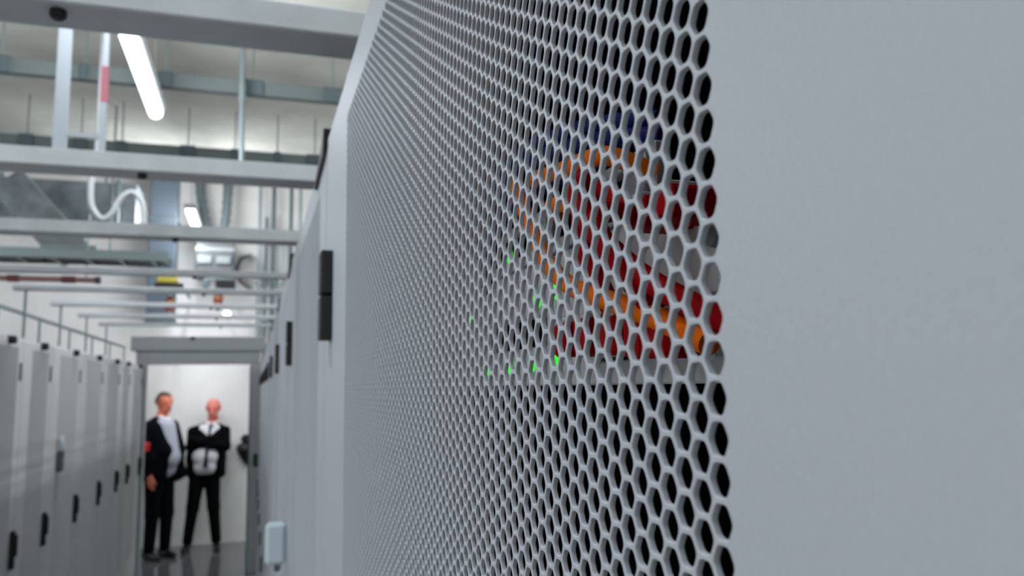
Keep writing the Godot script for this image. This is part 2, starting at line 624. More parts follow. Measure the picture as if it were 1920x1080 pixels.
func head(s: SurfaceTool, c: Vector3, f: Vector3, up: Vector3) -> void:   # c: the middle of the head, f: the way the face looks
	var r := f.cross(up).normalized()
	var at := func(x: float, y: float, z: float) -> Vector3: return c + r * x + up * y + f * z
	var b := []
	b.append([at.call(0, 0.035, -0.022), at.call(0, 0.040, 0.018), 0.079, 0.074])      # skull
	b.append([at.call(0, 0.0, 0.030), at.call(0, -0.055, 0.040), 0.062, 0.050])        # face
	b.append([at.call(-0.020, -0.075, 0.045), at.call(0.020, -0.075, 0.045), 0.034, 0.034])   # jaw
	b.append([at.call(0, -0.095, 0.062), at.call(0, -0.092, 0.062), 0.018, 0.018])     # chin
	b.append([at.call(0, 0.018, 0.088), at.call(0, -0.026, 0.107), 0.009, 0.0135])     # nose
	for sd in [-1, 1]:
		b.append([at.call(0.014 * sd, 0.026, 0.084), at.call(0.045 * sd, 0.024, 0.070), 0.011, 0.009])   # brow
		b.append([at.call(0.040 * sd, -0.012, 0.062), at.call(0.044 * sd, -0.020, 0.050), 0.015, 0.014])  # cheek
		b.append([at.call(0.079 * sd, 0.018, -0.010), at.call(0.076 * sd, -0.026, -0.004), 0.013, 0.009])   # ear
		b.append([at.call(0.008 * sd, -0.029, 0.094), at.call(0.010 * sd, -0.029, 0.092), 0.0065, 0.0065])   # nostril
	b.append([at.call(-0.016, -0.055, 0.084), at.call(0.016, -0.055, 0.084), 0.009, 0.009])   # mouth
	b.append([at.call(0, -0.05, -0.02), at.call(0, -0.17, -0.03), 0.056, 0.060])       # neck
	add_skin(s, b, 0.005, 0.007)

func face_parts(o: Node3D, c: Vector3, f: Vector3, up: Vector3) -> void:
	var r := f.cross(up).normalized()
	for sd in [-1, 1]:
		obj("eye", lathe([Vector2(-0.009, 0), Vector2(-0.006, 0.0075), Vector2(0, 0.010), Vector2(0.006, 0.0075), Vector2(0.009, 0)], f), mats.eye_dark, o, c + r * 0.030 * sd + up * 0.008 + f * 0.082)
	obj("mouth", skin([[Vector3.ZERO - r * 0.020, Vector3.ZERO + r * 0.020, 0.0045, 0.0045]], 0.002, 0.001), mats.lip, o, c - up * 0.055 + f * 0.0935)

func shoe(heel: Vector3, toe: Vector3) -> ArrayMesh:
	var a := Vector3(heel.x, 0.042, heel.z)
	var b := Vector3(toe.x, 0.03, toe.z)
	var s := shape()
	add_skin(s, [[a, a.lerp(b, 0.5), 0.040, 0.041], [a.lerp(b, 0.5), b, 0.041, 0.030], [a + Vector3(0, 0.03, 0), a.lerp(b, 0.3) + Vector3(0, 0.03, 0), 0.038, 0.03]], 0.008, 0.008)
	return s.commit()

func man_facing() -> void:   # arms folded, feet apart, facing the camera
	var o := thing("person", "bald man in a black suit, arms folded, standing in the doorway", "person", Vector3(-0.52, 0, -10.40))
	var B := func(x: float, y: float, z: float) -> Vector3: return Vector3(x, y, z)
	var hc := Vector3(0.065, 1.655, 0.03)
	var f := Vector3(-0.10, -0.14, 0.98).normalized()
	var up := (Vector3.UP - f * f.y).normalized()
	var s := shape()
	add_skin(s, [
		[B.call(0.05, 1.50, 0.0), B.call(0.03, 1.40, 0.0), 0.06, 0.10], [B.call(-0.13, 1.36, 0), B.call(0.16, 1.36, 0), 0.07, 0.07], [B.call(0, 1.3, 0), B.call(-0.01, 1.0, 0), 0.13, 0.12],
		[B.call(-0.16, 1.38, 0), B.call(-0.16, 1.2, 0.03), 0.045, 0.04], [B.call(0.19, 1.38, 0), B.call(0.215, 1.21, 0.03), 0.045, 0.04],
		[B.call(-0.15, 1.2, 0.03), B.call(0.06, 1.26, 0.14), 0.04, 0.026], [B.call(0.205, 1.21, 0.03), B.call(-0.06, 1.28, 0.17), 0.04, 0.026],
		[B.call(-0.09, 0.95, 0), B.call(-0.13, 0.5, 0.01), 0.075, 0.05], [B.call(-0.13, 0.5, 0.01), B.call(-0.18, 0.08, 0.0), 0.048, 0.03],
		[B.call(0.07, 0.95, 0), B.call(0.10, 0.5, 0.01), 0.075, 0.05], [B.call(0.10, 0.5, 0.01), B.call(0.14, 0.08, 0.0), 0.048, 0.03]], 0.014, 0.012)
	head(s, hc, f, up)
	hand(s, Vector3(-0.01, 1.275, 0.145), Vector3(-0.93, 0.02, -0.36).normalized(), Vector3(-0.3, 0, -0.95).normalized(), Vector3(0.1, 0.98, 0.1).normalized(), 0.35)
	hand(s, Vector3(0.02, 1.250, 0.125), Vector3(0.93, 0.0, -0.36).normalized(), Vector3(0.3, 0, -0.95).normalized(), Vector3(0, 1, 0.1).normalized(), 0.35)
	obj("body", s.commit(), mats.skin_pink, o)
	face_parts(o, hc, f, up)
	var r := f.cross(up)
	obj("hair", skin([[hc - f * 0.085 + up * 0.01 - r * 0.03, hc - f * 0.085 + up * 0.01 + r * 0.03, 0.022, 0.022], [hc - f * 0.04 - r * 0.070 + up * 0.0, hc - f * 0.08 - r * 0.04, 0.014, 0.02], [hc - f * 0.04 + r * 0.070, hc - f * 0.08 + r * 0.04, 0.014, 0.02]], 0.006, 0.008), mats.hair_grey, o)
	# shirt, tie
	obj("shirt", skin([[B.call(-0.04, 1.41, 0.055), B.call(0.10, 1.41, 0.055), 0.062, 0.062], [B.call(0.03, 1.36, 0.06), B.call(-0.01, 1.04, 0.075), 0.095, 0.10], [B.call(-0.06, 1.10, 0.085), B.call(0.05, 1.10, 0.085), 0.105, 0.105], [B.call(-0.06, 0.98, 0.06), B.call(0.05, 0.98, 0.06), 0.10, 0.10]], 0.012, 0.012), mats.shirt_white, o)
	for sd in [-1, 1]:
		obj("collar", skin([[B.call(0.055 + sd * 0.012, 1.475, 0.105), B.call(0.055 + sd * 0.07, 1.50, 0.03), 0.016, 0.014], [B.call(0.055 + sd * 0.012, 1.475, 0.105), B.call(0.055 + sd * 0.05, 1.44, 0.11), 0.014, 0.012]], 0.006, 0.006), mats.shirt_white, o)
	obj("tie", skin([[B.call(0.05, 1.465, 0.118), B.call(0.045, 1.44, 0.128), 0.018, 0.014], [B.call(0.045, 1.44, 0.132), B.call(0.02, 1.22, 0.165), 0.016, 0.022], [B.call(0.02, 1.22, 0.165), B.call(0.005, 1.00, 0.188), 0.022, 0.027]], 0.007, 0.006), mats.tie_dark, o)
	# jacket: shoulders, open fronts, sleeves
	obj("jacket", skin([
		[B.call(-0.135, 1.385, -0.01), B.call(0.02, 1.44, -0.02), 0.062, 0.066], [B.call(0.185, 1.385, -0.01), B.call(0.07, 1.44, -0.02), 0.062, 0.066],
		[B.call(-0.10, 1.33, 0.0), B.call(-0.115, 1.08, 0.0), 0.10, 0.10], [B.call(0.13, 1.33, 0.0), B.call(0.12, 1.08, 0.0), 0.10, 0.10],
		[B.call(-0.08, 1.3, -0.06), B.call(0.1, 1.3, -0.06), 0.08, 0.08], [B.call(-0.08, 1.05, -0.06), B.call(0.08, 1.05, -0.06), 0.08, 0.08],
		[B.call(-0.135, 1.08, 0.0), B.call(-0.155, 0.90, 0.01), 0.085, 0.062], [B.call(0.14, 1.08, 0.0), B.call(0.165, 0.89, 0.01), 0.085, 0.062],
		[B.call(-0.15, 1.05, 0.05), B.call(-0.15, 0.88, 0.06), 0.055, 0.045], [B.call(0.13, 1.05, 0.05), B.call(0.15, 0.88, 0.06), 0.055, 0.045],
		[B.call(-0.10, 0.9, -0.07), B.call(0.11, 0.9, -0.07), 0.06, 0.06],
		[B.call(-0.115, 1.40, 0.03), B.call(-0.06, 1.27, 0.10), 0.055, 0.075], [B.call(0.165, 1.40, 0.03), B.call(0.095, 1.27, 0.10), 0.055, 0.075], [B.call(-0.095, 1.41, 0.055), B.call(-0.012, 1.30, 0.135), 0.042, 0.055], [B.call(0.16, 1.41, 0.05), B.call(0.080, 1.30, 0.135), 0.042, 0.055],
		[B.call(-0.13, 1.2, 0.06), B.call(-0.15, 0.92, 0.085), 0.085, 0.05], [B.call(0.125, 1.2, 0.06), B.call(0.145, 0.92, 0.085), 0.085, 0.05]], 0.013, 0.012), mats.suit_black, o)
	for sd in [[-0.158, -0.165, 0.16, 1.235, 0.200, 0.07], [0.205, 0.215, -0.155, 1.300, 0.215, 0.08]]:
		obj("sleeve", skin([[B.call(sd[0], 1.385, -0.01), B.call(sd[1], 1.205, 0.05), 0.064, 0.058], [B.call(sd[1], 1.205, 0.05), B.call(sd[2], sd[3], sd[4]), 0.058, 0.048]], 0.012, 0.01), mats.suit_black, o)
	obj("trousers", skin([
		[B.call(-0.07, 0.96, -0.005), B.call(0.06, 0.96, -0.005), 0.105, 0.105],
		[B.call(-0.085, 0.92, 0), B.call(-0.13, 0.5, 0.01), 0.098, 0.072], [B.call(-0.13, 0.5, 0.01), B.call(-0.178, 0.11, 0.0), 0.070, 0.056],
		[B.call(0.07, 0.92, 0), B.call(0.10, 0.5, 0.01), 0.098, 0.072], [B.call(0.10, 0.5, 0.01), B.call(0.14, 0.11, 0.0), 0.070, 0.056]], 0.013, 0.010), mats.suit_black, o)
	obj("shoe", shoe(Vector3(-0.175, 0, -0.05), Vector3(-0.215, 0, 0.15)), mats.shoe_black, o)
	obj("shoe", shoe(Vector3(0.14, 0, -0.05), Vector3(0.165, 0, 0.15)), mats.shoe_black, o)

func man_turned() -> void:   # turned towards the other man, one arm hanging, the other hand in a pocket
	var o := thing("person", "dark-haired man in an open dark jacket with a red armband, by the left door jamb", "person", Vector3(-1.0, 0, -10.12))
	var F := Vector3(0.80, 0, 0.60)            # the way he stands
	var R := Vector3(-0.60, 0, 0.80)           # his right, nearer to us
	var B := func(r: float, y: float, f: float) -> Vector3: return R * r + Vector3(0, y, 0) + F * f
	var hc := Vector3(0.018, 1.735, -0.01) + F * 0.01
	var f := Vector3(0.55, -0.06, 0.83).normalized()
	var up := (Vector3.UP - f * f.y).normalized()
	var s := shape()
	add_skin(s, [
		[B.call(0, 1.60, 0), B.call(0, 1.48, -0.01), 0.06, 0.10], [B.call(-0.15, 1.46, 0), B.call(0.15, 1.46, 0), 0.07, 0.07], [B.call(0, 1.4, 0), B.call(0, 1.05, 0.03), 0.13, 0.13],
		[B.call(0.20, 1.46, 0), B.call(0.235, 1.19, -0.01), 0.045, 0.04], [B.call(0.235, 1.19, -0.01), B.call(0.22, 0.95, 0.06), 0.04, 0.027],
		[B.call(-0.20, 1.46, 0), B.call(-0.25, 1.19, 0.05), 0.045, 0.04], [B.call(-0.25, 1.19, 0.05), B.call(-0.145, 0.985, 0.10), 0.04, 0.027],
		[B.call(0.09, 0.98, 0), B.call(0.10, 0.5, 0.01), 0.078, 0.05], [B.call(0.10, 0.5, 0.01), B.call(0.11, 0.08, -0.01), 0.048, 0.03],
		[B.call(-0.09, 0.98, 0), B.call(-0.09, 0.5, 0.04), 0.078, 0.05], [B.call(-0.09, 0.5, 0.04), B.call(-0.09, 0.08, 0.03), 0.048, 0.03]], 0.014, 0.012)
	head(s, hc, f, up)
	hand(s, B.call(0.22, 0.945, 0.065), Vector3(0, -1, 0) + F * 0.15, (F * -0.2 - R).normalized(), F, 0.30)
	hand(s, B.call(-0.145, 0.985, 0.10), (Vector3(0, -1, 0) + F * 0.05).normalized(), R, F, 0.12, 0.9)
	obj("body", s.commit(), mats.skin_tan, o)
	face_parts(o, hc, f, up)
	var r := f.cross(up)
	obj("hair", skin([[hc + up * 0.058 - f * 0.03, hc + up * 0.062 + f * 0.018, 0.072, 0.064], [hc - f * 0.055 + up * 0.02 - r * 0.026, hc - f * 0.055 + up * 0.02 + r * 0.026, 0.060, 0.060], [hc + up * 0.05 - f * 0.035, hc - f * 0.052 - up * 0.03, 0.074, 0.050], [hc + r * 0.068 + up * 0.035, hc + r * 0.066 + up * 0.005, 0.018, 0.012], [hc - r * 0.068 + up * 0.035, hc - r * 0.066 + up * 0.005, 0.018, 0.012]], 0.006, 0.008), mats.hair_dark, o)
	obj("shirt", skin([[B.call(-0.05, 1.50, 0.045), B.call(0.05, 1.50, 0.045), 0.066, 0.066], [B.call(0, 1.45, 0.055), B.call(0, 1.12, 0.105), 0.115, 0.135], [B.call(-0.05, 1.15, 0.09), B.call(0.05, 1.15, 0.09), 0.12, 0.12], [B.call(-0.05, 1.0, 0.06), B.call(0.05, 1.0, 0.06), 0.11, 0.11]], 0.012, 0.012), mats.shirt_grey, o)
	for sd in [-1, 1]:
		obj("collar", skin([[B.call(sd * 0.014, 1.555, 0.10), B.call(sd * 0.068, 1.585, 0.02), 0.016, 0.014], [B.call(sd * 0.014, 1.555, 0.10), B.call(sd * 0.05, 1.52, 0.11), 0.014, 0.012]], 0.006, 0.006), mats.shirt_white, o)
	obj("jacket", skin([
		[B.call(0.175, 1.475, -0.01), B.call(0.04, 1.53, -0.02), 0.064, 0.064], [B.call(-0.175, 1.475, -0.01), B.call(-0.04, 1.53, -0.02), 0.064, 0.064],
		[B.call(0.12, 1.42, 0.0), B.call(0.13, 1.1, 0.02), 0.105, 0.115], [B.call(-0.12, 1.42, 0.0), B.call(-0.13, 1.1, 0.02), 0.105, 0.115],
		[B.call(-0.1, 1.38, -0.06), B.call(0.1, 1.38, -0.06), 0.085, 0.085], [B.call(-0.1, 1.1, -0.06), B.call(0.1, 1.1, -0.06), 0.085, 0.085],
		[B.call(0.145, 1.1, 0.05), B.call(0.15, 0.90, 0.06), 0.10, 0.07], [B.call(-0.155, 1.1, 0.05), B.call(-0.18, 0.90, 0.08), 0.10, 0.07],
		[B.call(-0.12, 0.92, -0.07), B.call(0.12, 0.92, -0.07), 0.065, 0.065],
		[B.call(0.12, 1.46, 0.04), B.call(0.095, 1.2, 0.145), 0.055, 0.078], [B.call(0.095, 1.2, 0.145), B.call(0.11, 0.92, 0.12), 0.078, 0.062], [B.call(-0.12, 1.46, 0.04), B.call(-0.115, 1.2, 0.145), 0.055, 0.075], [B.call(-0.115, 1.2, 0.145), B.call(-0.14, 0.92, 0.13), 0.075, 0.062],
		[B.call(-0.15, 1.05, 0.12), B.call(-0.20, 0.92, 0.16), 0.06, 0.045]], 0.013, 0.012), mats.suit_navy, o)
	obj("sleeve", skin([[B.call(0.20, 1.47, -0.01), B.call(0.238, 1.20, -0.01), 0.066, 0.060], [B.call(0.238, 1.20, -0.01), B.call(0.222, 0.965, 0.055), 0.058, 0.042]], 0.012, 0.01), mats.suit_navy, o)
	obj("sleeve", skin([[B.call(-0.20, 1.47, -0.01), B.call(-0.255, 1.20, 0.05), 0.066, 0.060], [B.call(-0.255, 1.20, 0.05), B.call(-0.165, 0.95, 0.13), 0.058, 0.048]], 0.012, 0.01), mats.suit_navy, o)
	var ab := obj("armband", skin([[B.call(0.229, 1.275, -0.010), B.call(0.238, 1.205, -0.010), 0.0685, 0.0655]], 0.007, 0.003), mats.armband_red, o)
	ab.set_meta("label", "red band round the sleeve")
	obj("trousers", skin([
		[B.call(-0.07, 1.0, 0), B.call(0.07, 1.0, 0), 0.115, 0.115],
		[B.call(0.085, 0.95, 0), B.call(0.10, 0.5, 0.01), 0.105, 0.078], [B.call(0.10, 0.5, 0.01), B.call(0.11, 0.11, -0.01), 0.074, 0.060],
		[B.call(-0.085, 0.95, 0), B.call(-0.09, 0.5, 0.04), 0.105, 0.078], [B.call(-0.09, 0.5, 0.04), B.call(-0.09, 0.11, 0.03), 0.074, 0.060]], 0.013, 0.010), mats.suit_navy, o)
	for sd in [[0.11, -0.05], [-0.09, -0.01]]:
		obj("shoe", shoe(B.call(sd[0], 0, sd[1]), B.call(sd[0] + 0.02, 0, sd[1] + 0.20)), mats.shoe_black, o)

# ---------------------------------------------------------------- gear behind the honeycomb
func cable(called: String, label: String, points: Array, r: float, m: Material, group: String, boot := false) -> void:
	var o := thing(called, label, "cable", points[0], 0.0, group)
	var path := smooth_path(points.map(func(p): return p - points[0]), 7)
	obj("sheath", tube(path, r, -1.0, 12), m, o)
	if boot:
		var d: Vector3 = (path[1] - path[0]).normalized()
		obj("plug", tube([Vector3.ZERO - d * 0.004, d * 0.012], r * 1.5, r * 1.15, 12), m, o)

func gear() -> void:
	# front faces at x = 0.115, ears from z = -0.175 to -0.657
	var xf := 0.115
	var zc := -0.4155
	for unit in [[0.0, 0.0525, "lower network switch of the two behind the honeycomb, pale grey front, row of red plugs"], [0.0540, 0.0745, "upper grey patch panel behind the honeycomb, with red and orange cables across its front"]]:
		var y0: float = unit[0]
		var y1: float = unit[1]
		var lower := y0 == 0.0
		var o := thing("network_switch" if lower else "patch_panel", unit[2], "network switch" if lower else "patch panel", P(xf, y0, zc))
		var h := y1 - y0
		obj("chassis", box(Vector3(0.36, h - 0.002, 0.44 if lower else 0.40), 0.002), mats.gear_black, o, Vector3(0.186, h / 2, 0.0 if lower else -0.015))
		var s := shape()
		# the front is a frame round the port bays
		var bays := [[-0.352, 0.085, 0.0165, 0.0295], [-0.219, 0.085, 0.008, 0.0235], [-0.50, 0.09, 0.0165, 0.0295]] if lower else [[-0.272, 0.075, 0.005, 0.016], [-0.37, 0.085, 0.005, 0.016], [-0.48, 0.09, 0.005, 0.016]]
		bays.sort_custom(func(a, b): return a[0] > b[0])
		var zs := -0.174 if lower else -0.212
		for b in bays:
			var za: float = b[0] + b[1] / 2
			var zb: float = b[0] - b[1] / 2
			add_box(s, Vector3(0.003, h / 2, (zs + za) / 2 - zc), Vector3(0.006, h, absf(zs - za)), 0.0006)
			add_box(s, Vector3(0.003, b[2] / 2, (za + zb) / 2 - zc), Vector3(0.006, b[2], za - zb), 0.0006)
			add_box(s, Vector3(0.003, (b[3] + h) / 2, (za + zb) / 2 - zc), Vector3(0.006, h - b[3], za - zb), 0.0006)
			zs = zb
		add_box(s, Vector3(0.003, h / 2, (zs - 0.657) / 2 - zc), Vector3(0.006, h, absf(zs + 0.657)), 0.0006)
		obj("faceplate", s.commit(), mats.gear_grey, o)
		for b in bays:
			var n := 6
			var step: float = b[1] / n
			for k in n - 1:
				obj("port_divider", box(Vector3(0.005, b[3] - b[2], 0.0022), 0.0003), mats.gear_black, o, Vector3(0.0028, (b[2] + b[3]) / 2, b[0] - b[1] / 2 + step * (k + 1) - zc))
			obj("port_bay", box(Vector3(0.002, b[3] - b[2], b[1]), 0.0), mats.gear_black, o, Vector3(0.0055, (b[2] + b[3]) / 2, b[0] - zc))
		for z in [-0.181 if lower else -0.218, -0.65]:
			for yy in [0.25, 0.75]:
				obj("screw", lathe([Vector2(0, 0.004), Vector2(0.0015, 0.0035), Vector2(0.002, 0)], Vector3.LEFT, 12), mats.galvanised, o, Vector3(0, h * yy, z - zc))
		var leds := [[-0.357, 0.0085], [-0.327, 0.0095], [-0.300, 0.0085], [-0.319, 0.0365], [-0.297, 0.0375], [-0.40, 0.0085], [-0.43, 0.0365]] if lower else [[-0.357, 0.007]]
		for q in leds:
			var e := obj("status_light", lathe([Vector2(0, 0.0034), Vector2(0.0012, 0.003), Vector2(0.002, 0)], Vector3.LEFT, 12), mats.led_green, o, Vector3(0, q[1], q[0] - zc))
			e.set_meta("label", "small green indicator")
	# red plugs in a row at the near end
	var spots := [[-0.186, 0.0125], [-0.200, 0.0130], [-0.2165, 0.0145], [-0.237, 0.0155], [-0.255, 0.0155]]
	var where := ["nearest to the solid edge of the door", "second from the solid edge of the door", "in the middle of the row", "fourth from the solid edge of the door", "farthest from the solid edge of the door"]
	for k in spots.size():
		var q = spots[k]
		var o := thing("network_plug", "red network plug in the lower switch, " + where[k], "plug", P(xf, q[1], q[0]), 0.0, "red plugs in the lower switch")
		obj("plug_body", box(Vector3(0.020, 0.0115, 0.0115), 0.0012), mats.cable_red, o, Vector3(-0.006, 0, 0))
		obj("latch", box(Vector3(0.014, 0.0018, 0.006), 0.0005), mats.plug_clear, o, Vector3(-0.008, 0.0066, 0))
		obj("collar", box(Vector3(0.004, 0.0125, 0.0125), 0.0006), mats.plug_clear, o, Vector3(-0.001, 0, 0))
	for k in 2:
		var q = [[-0.1815, 0.0465], [-0.1965, 0.0470]][k]
		var o := thing("network_plug", ["upper red network plug beside the solid edge of the door", "upper red network plug, second from the solid edge"][k], "plug", P(xf, q[1], q[0]), 0.0, "red plugs in the upper panel")
		obj("plug_body", box(Vector3(0.020, 0.0085, 0.0125), 0.0012), mats.cable_red, o, Vector3(-0.006, 0, 0))
		obj("latch", box(Vector3(0.014, 0.0018, 0.006), 0.0005), mats.plug_clear, o, Vector3(-0.008, 0.0051, 0))
	var X := xf - 0.014
	var V := func(x: float, y: float, z: float) -> Vector3: return P(x, y, z)
	var rg := "red network cables behind the honeycomb"
	cable("network_cable", "red cable sloping from the upper panel down to the door's solid edge", [V.call(0.094, 0.062, -0.216), V.call(0.090, 0.056, -0.214), V.call(0.090, 0.043, -0.2025), V.call(0.092, 0.034, -0.191), V.call(0.094, 0.027, -0.181), V.call(0.097, 0.020, -0.168), V.call(0.104, 0.012, -0.155)], 0.0031, mats.cable_red, rg)
	cable("network_cable", "red cable looping down from the upper plug near the edge", [V.call(0.098, 0.0470, -0.1965), V.call(0.091, 0.047, -0.196), V.call(0.087, 0.043, -0.194), V.call(0.088, 0.036, -0.190), V.call(0.092, 0.026, -0.184), V.call(0.100, 0.018, -0.186)], 0.003, mats.cable_red, rg)
	cable("network_cable", "thick red cable hanging vertically in front of the upper panel", [V.call(0.108, 0.062, -0.238), V.call(0.101, 0.063, -0.236), V.call(0.098, 0.054, -0.230), V.call(0.098, 0.042, -0.227), V.call(0.101, 0.028, -0.2215), V.call(0.104, 0.017, -0.2165)], 0.0034, mats.cable_red, rg)
	cable("network_cable", "dark red cable passing behind the orange one near the top", [V.call(0.112, 0.070, -0.250), V.call(0.105, 0.0695, -0.245), V.call(0.100, 0.067, -0.235), V.call(0.098, 0.062, -0.222), V.call(0.098, 0.054, -0.206), V.call(0.099, 0.0475, -0.1965)], 0.0030, mats.cable_red, rg)
	var og := "orange fibre cables behind the honeycomb"
	cable("fibre_cable", "long orange cable slanting down towards the red plugs", [V.call(0.115, 0.094, -0.338), V.call(0.108, 0.088, -0.328), V.call(0.104, 0.072, -0.304), V.call(0.101, 0.058, -0.284), V.call(0.099, 0.043, -0.263), V.call(0.098, 0.032, -0.240), V.call(0.097, 0.024, -0.209), V.call(0.097, 0.017, -0.182), V.call(0.099, 0.009, -0.160)], 0.0031, mats.cable_orange, og)
	cable("fibre_cable", "upper orange cable running nearly level below the blue ones", [V.call(0.118, 0.088, -0.325), V.call(0.108, 0.084, -0.300), V.call(0.102, 0.0755, -0.256), V.call(0.099, 0.070, -0.221), V.call(0.101, 0.067, -0.210), V.call(0.112, 0.062, -0.206)], 0.0030, mats.cable_orange, og)
	cable("fibre_cable", "short dark orange cable between the upper orange cable and the panel", [V.call(0.112, 0.066, -0.288), V.call(0.103, 0.066, -0.270), V.call(0.101, 0.062, -0.252), V.call(0.108, 0.059, -0.246)], 0.0026, mats.cable_orange, og)
	var bg := "blue network cables behind the honeycomb"
	cable("network_cable", "blue cable lying highest in the bundle above the orange cables", [V.call(0.125, 0.086, -0.226), V.call(0.118, 0.090, -0.243), V.call(0.112, 0.0955, -0.275), V.call(0.112, 0.103, -0.33), V.call(0.120, 0.106, -0.40)], 0.0036, mats.cable_blue, bg)
	cable("network_cable", "blue cable in the middle of the bundle above the orange cables", [V.call(0.124, 0.079, -0.222), V.call(0.116, 0.083, -0.240), V.call(0.110, 0.088, -0.272), V.call(0.110, 0.094, -0.322), V.call(0.116, 0.092, -0.39)], 0.0037, mats.cable_blue, bg)
	cable("network_cable", "blue cable lowest in the bundle, next to the upper orange cable", [V.call(0.128, 0.0815, -0.262), V.call(0.119, 0.084, -0.290), V.call(0.113, 0.084, -0.326), V.call(0.112, 0.078, -0.37), V.call(0.118, 0.070, -0.43)], 0.0036, mats.cable_blue, bg)
	cable("network_cable", "blue cable turning down deep behind the honeycomb", [V.call(0.128, 0.088, -0.325), V.call(0.120, 0.086, -0.350), V.call(0.114, 0.074, -0.376), V.call(0.114, 0.056, -0.392), V.call(0.12, 0.047, -0.40)], 0.0036, mats.cable_blue, bg)

# ---------------------------------------------------------------- the scene
func _ready() -> void:
	# camera
	var cam := Camera3D.new()
	cam.name = "camera"
	var yaw := 0.31285
	var pitch := 0.1225
	var roll := -0.01467
	var fw := Vector3(sin(yaw) * cos(pitch), sin(pitch), -cos(yaw) * cos(pitch))
	var rt := Vector3(cos(yaw), 0, sin(yaw))
	var up := rt.cross(fw)
	cam.basis = Basis(rt * cos(roll) + up * sin(roll), up * cos(roll) - rt * sin(roll), -fw)
	cam.position = Vector3(0, EYE, 0)
	var att := CameraAttributesPhysical.new()
	att.frustum_focal_length = 12.0 / (540.0 / 1496.4)
	att.frustum_focus_distance = 0.21
	att.frustum_near = 0.01
	att.frustum_far = 100.0
	att.exposure_aperture = 27.0
	cam.attributes = att
	cam.fov = rad_to_deg(2.0 * atan(540.0 / 1496.4))
	cam.near = 0.01
	add_child(cam)
	cam.current = true
	# environment: a closed room, so the sky is black
	var we := WorldEnvironment.new()
	we.name = "environment"
	var env := Environment.new()
	env.background_mode = Environment.BG_COLOR
	env.background_color = Color(0, 0, 0)
	env.tonemap_mode = Environment.TONE_MAPPER_LINEAR
	env.tonemap_exposure = 1.1
	env.sdfgi_enabled = true
	env.ssao_enabled = true
	env.ssil_enabled = true
	we.environment = env
	add_child(we)
	make_materials()
	# lamps: three rows; only two fittings of the aisle's row are in the picture
	lamp("long white tube light hanging above the aisle, the larger of two", -0.68, -5.11, "tube lights over the aisle")
	lamp("short-looking white tube light farther down the aisle above the doorway", -0.68, -9.55, "tube lights over the aisle")
	for z in [-0.67, 3.77]: lamp("tube light of the aisle row behind the camera", -0.68, z, "tube lights behind the camera")
	for z in [-9.55, -5.11, -0.67]:
		lamp("tube light over the next aisle behind the honeycomb racks", 2.77, z, "tube lights over the neighbouring aisle")
		lamp("tube light over the room beyond the opposite racks", -4.13, z, "tube lights over the far side of the room")
	# the room
	var x0 := -6.5
	var x1 := 5.5
	var z0 := -10.8
	var z1 := 5.5
	var hgt := 4.56
	var mx := (x0 + x1) / 2
	var mz := (z0 + z1) / 2
	var zd := -8.80                       # pale raised floor up to the doorway, a dark polished one beyond it
	struct("floor", box(Vector3(x1 - x0 + 0.4, 0.2, z1 + 0.2 - zd), 0.0), mats.floor_light, Vector3(mx, -0.1, (z1 + 0.2 + zd) / 2))
	struct("floor_dark", box(Vector3(x1 - x0 + 0.4, 0.2, zd - z0 + 0.2), 0.0), mats.floor_dark, Vector3(mx, -0.1, (zd + z0 - 0.2) / 2))
	struct("ceiling", box(Vector3(x1 - x0 + 0.4, 0.2, z1 - z0 + 0.4), 0.0), mats.ceiling_grey, Vector3(mx, hgt + 0.1, mz))
	struct("wall_front", box(Vector3(x1 - x0 + 0.4, hgt, 0.2), 0.0), mats.wall_white, Vector3(mx, hgt / 2, z0 - 0.1))
	struct("wall_back", box(Vector3(x1 - x0 + 0.4, hgt, 0.2), 0.0), mats.wall_white, Vector3(mx, hgt / 2, z1 + 0.1))
	struct("wall_left", box(Vector3(0.2, hgt, z1 - z0), 0.0), mats.wall_white, Vector3(x0 - 0.1, hgt / 2, mz))
	struct("wall_right", box(Vector3(0.2, hgt, z1 - z0), 0.0), mats.wall_white, Vector3(x1 + 0.1, hgt / 2, mz))
	racks()
	gear()
	aisle_roof()
	doorway()
	overhead()
	man_facing()
	man_turned()

const ORD := ["nearest", "second", "third", "fourth", "fifth", "sixth", "seventh", "eighth", "ninth", "tenth", "eleventh"]

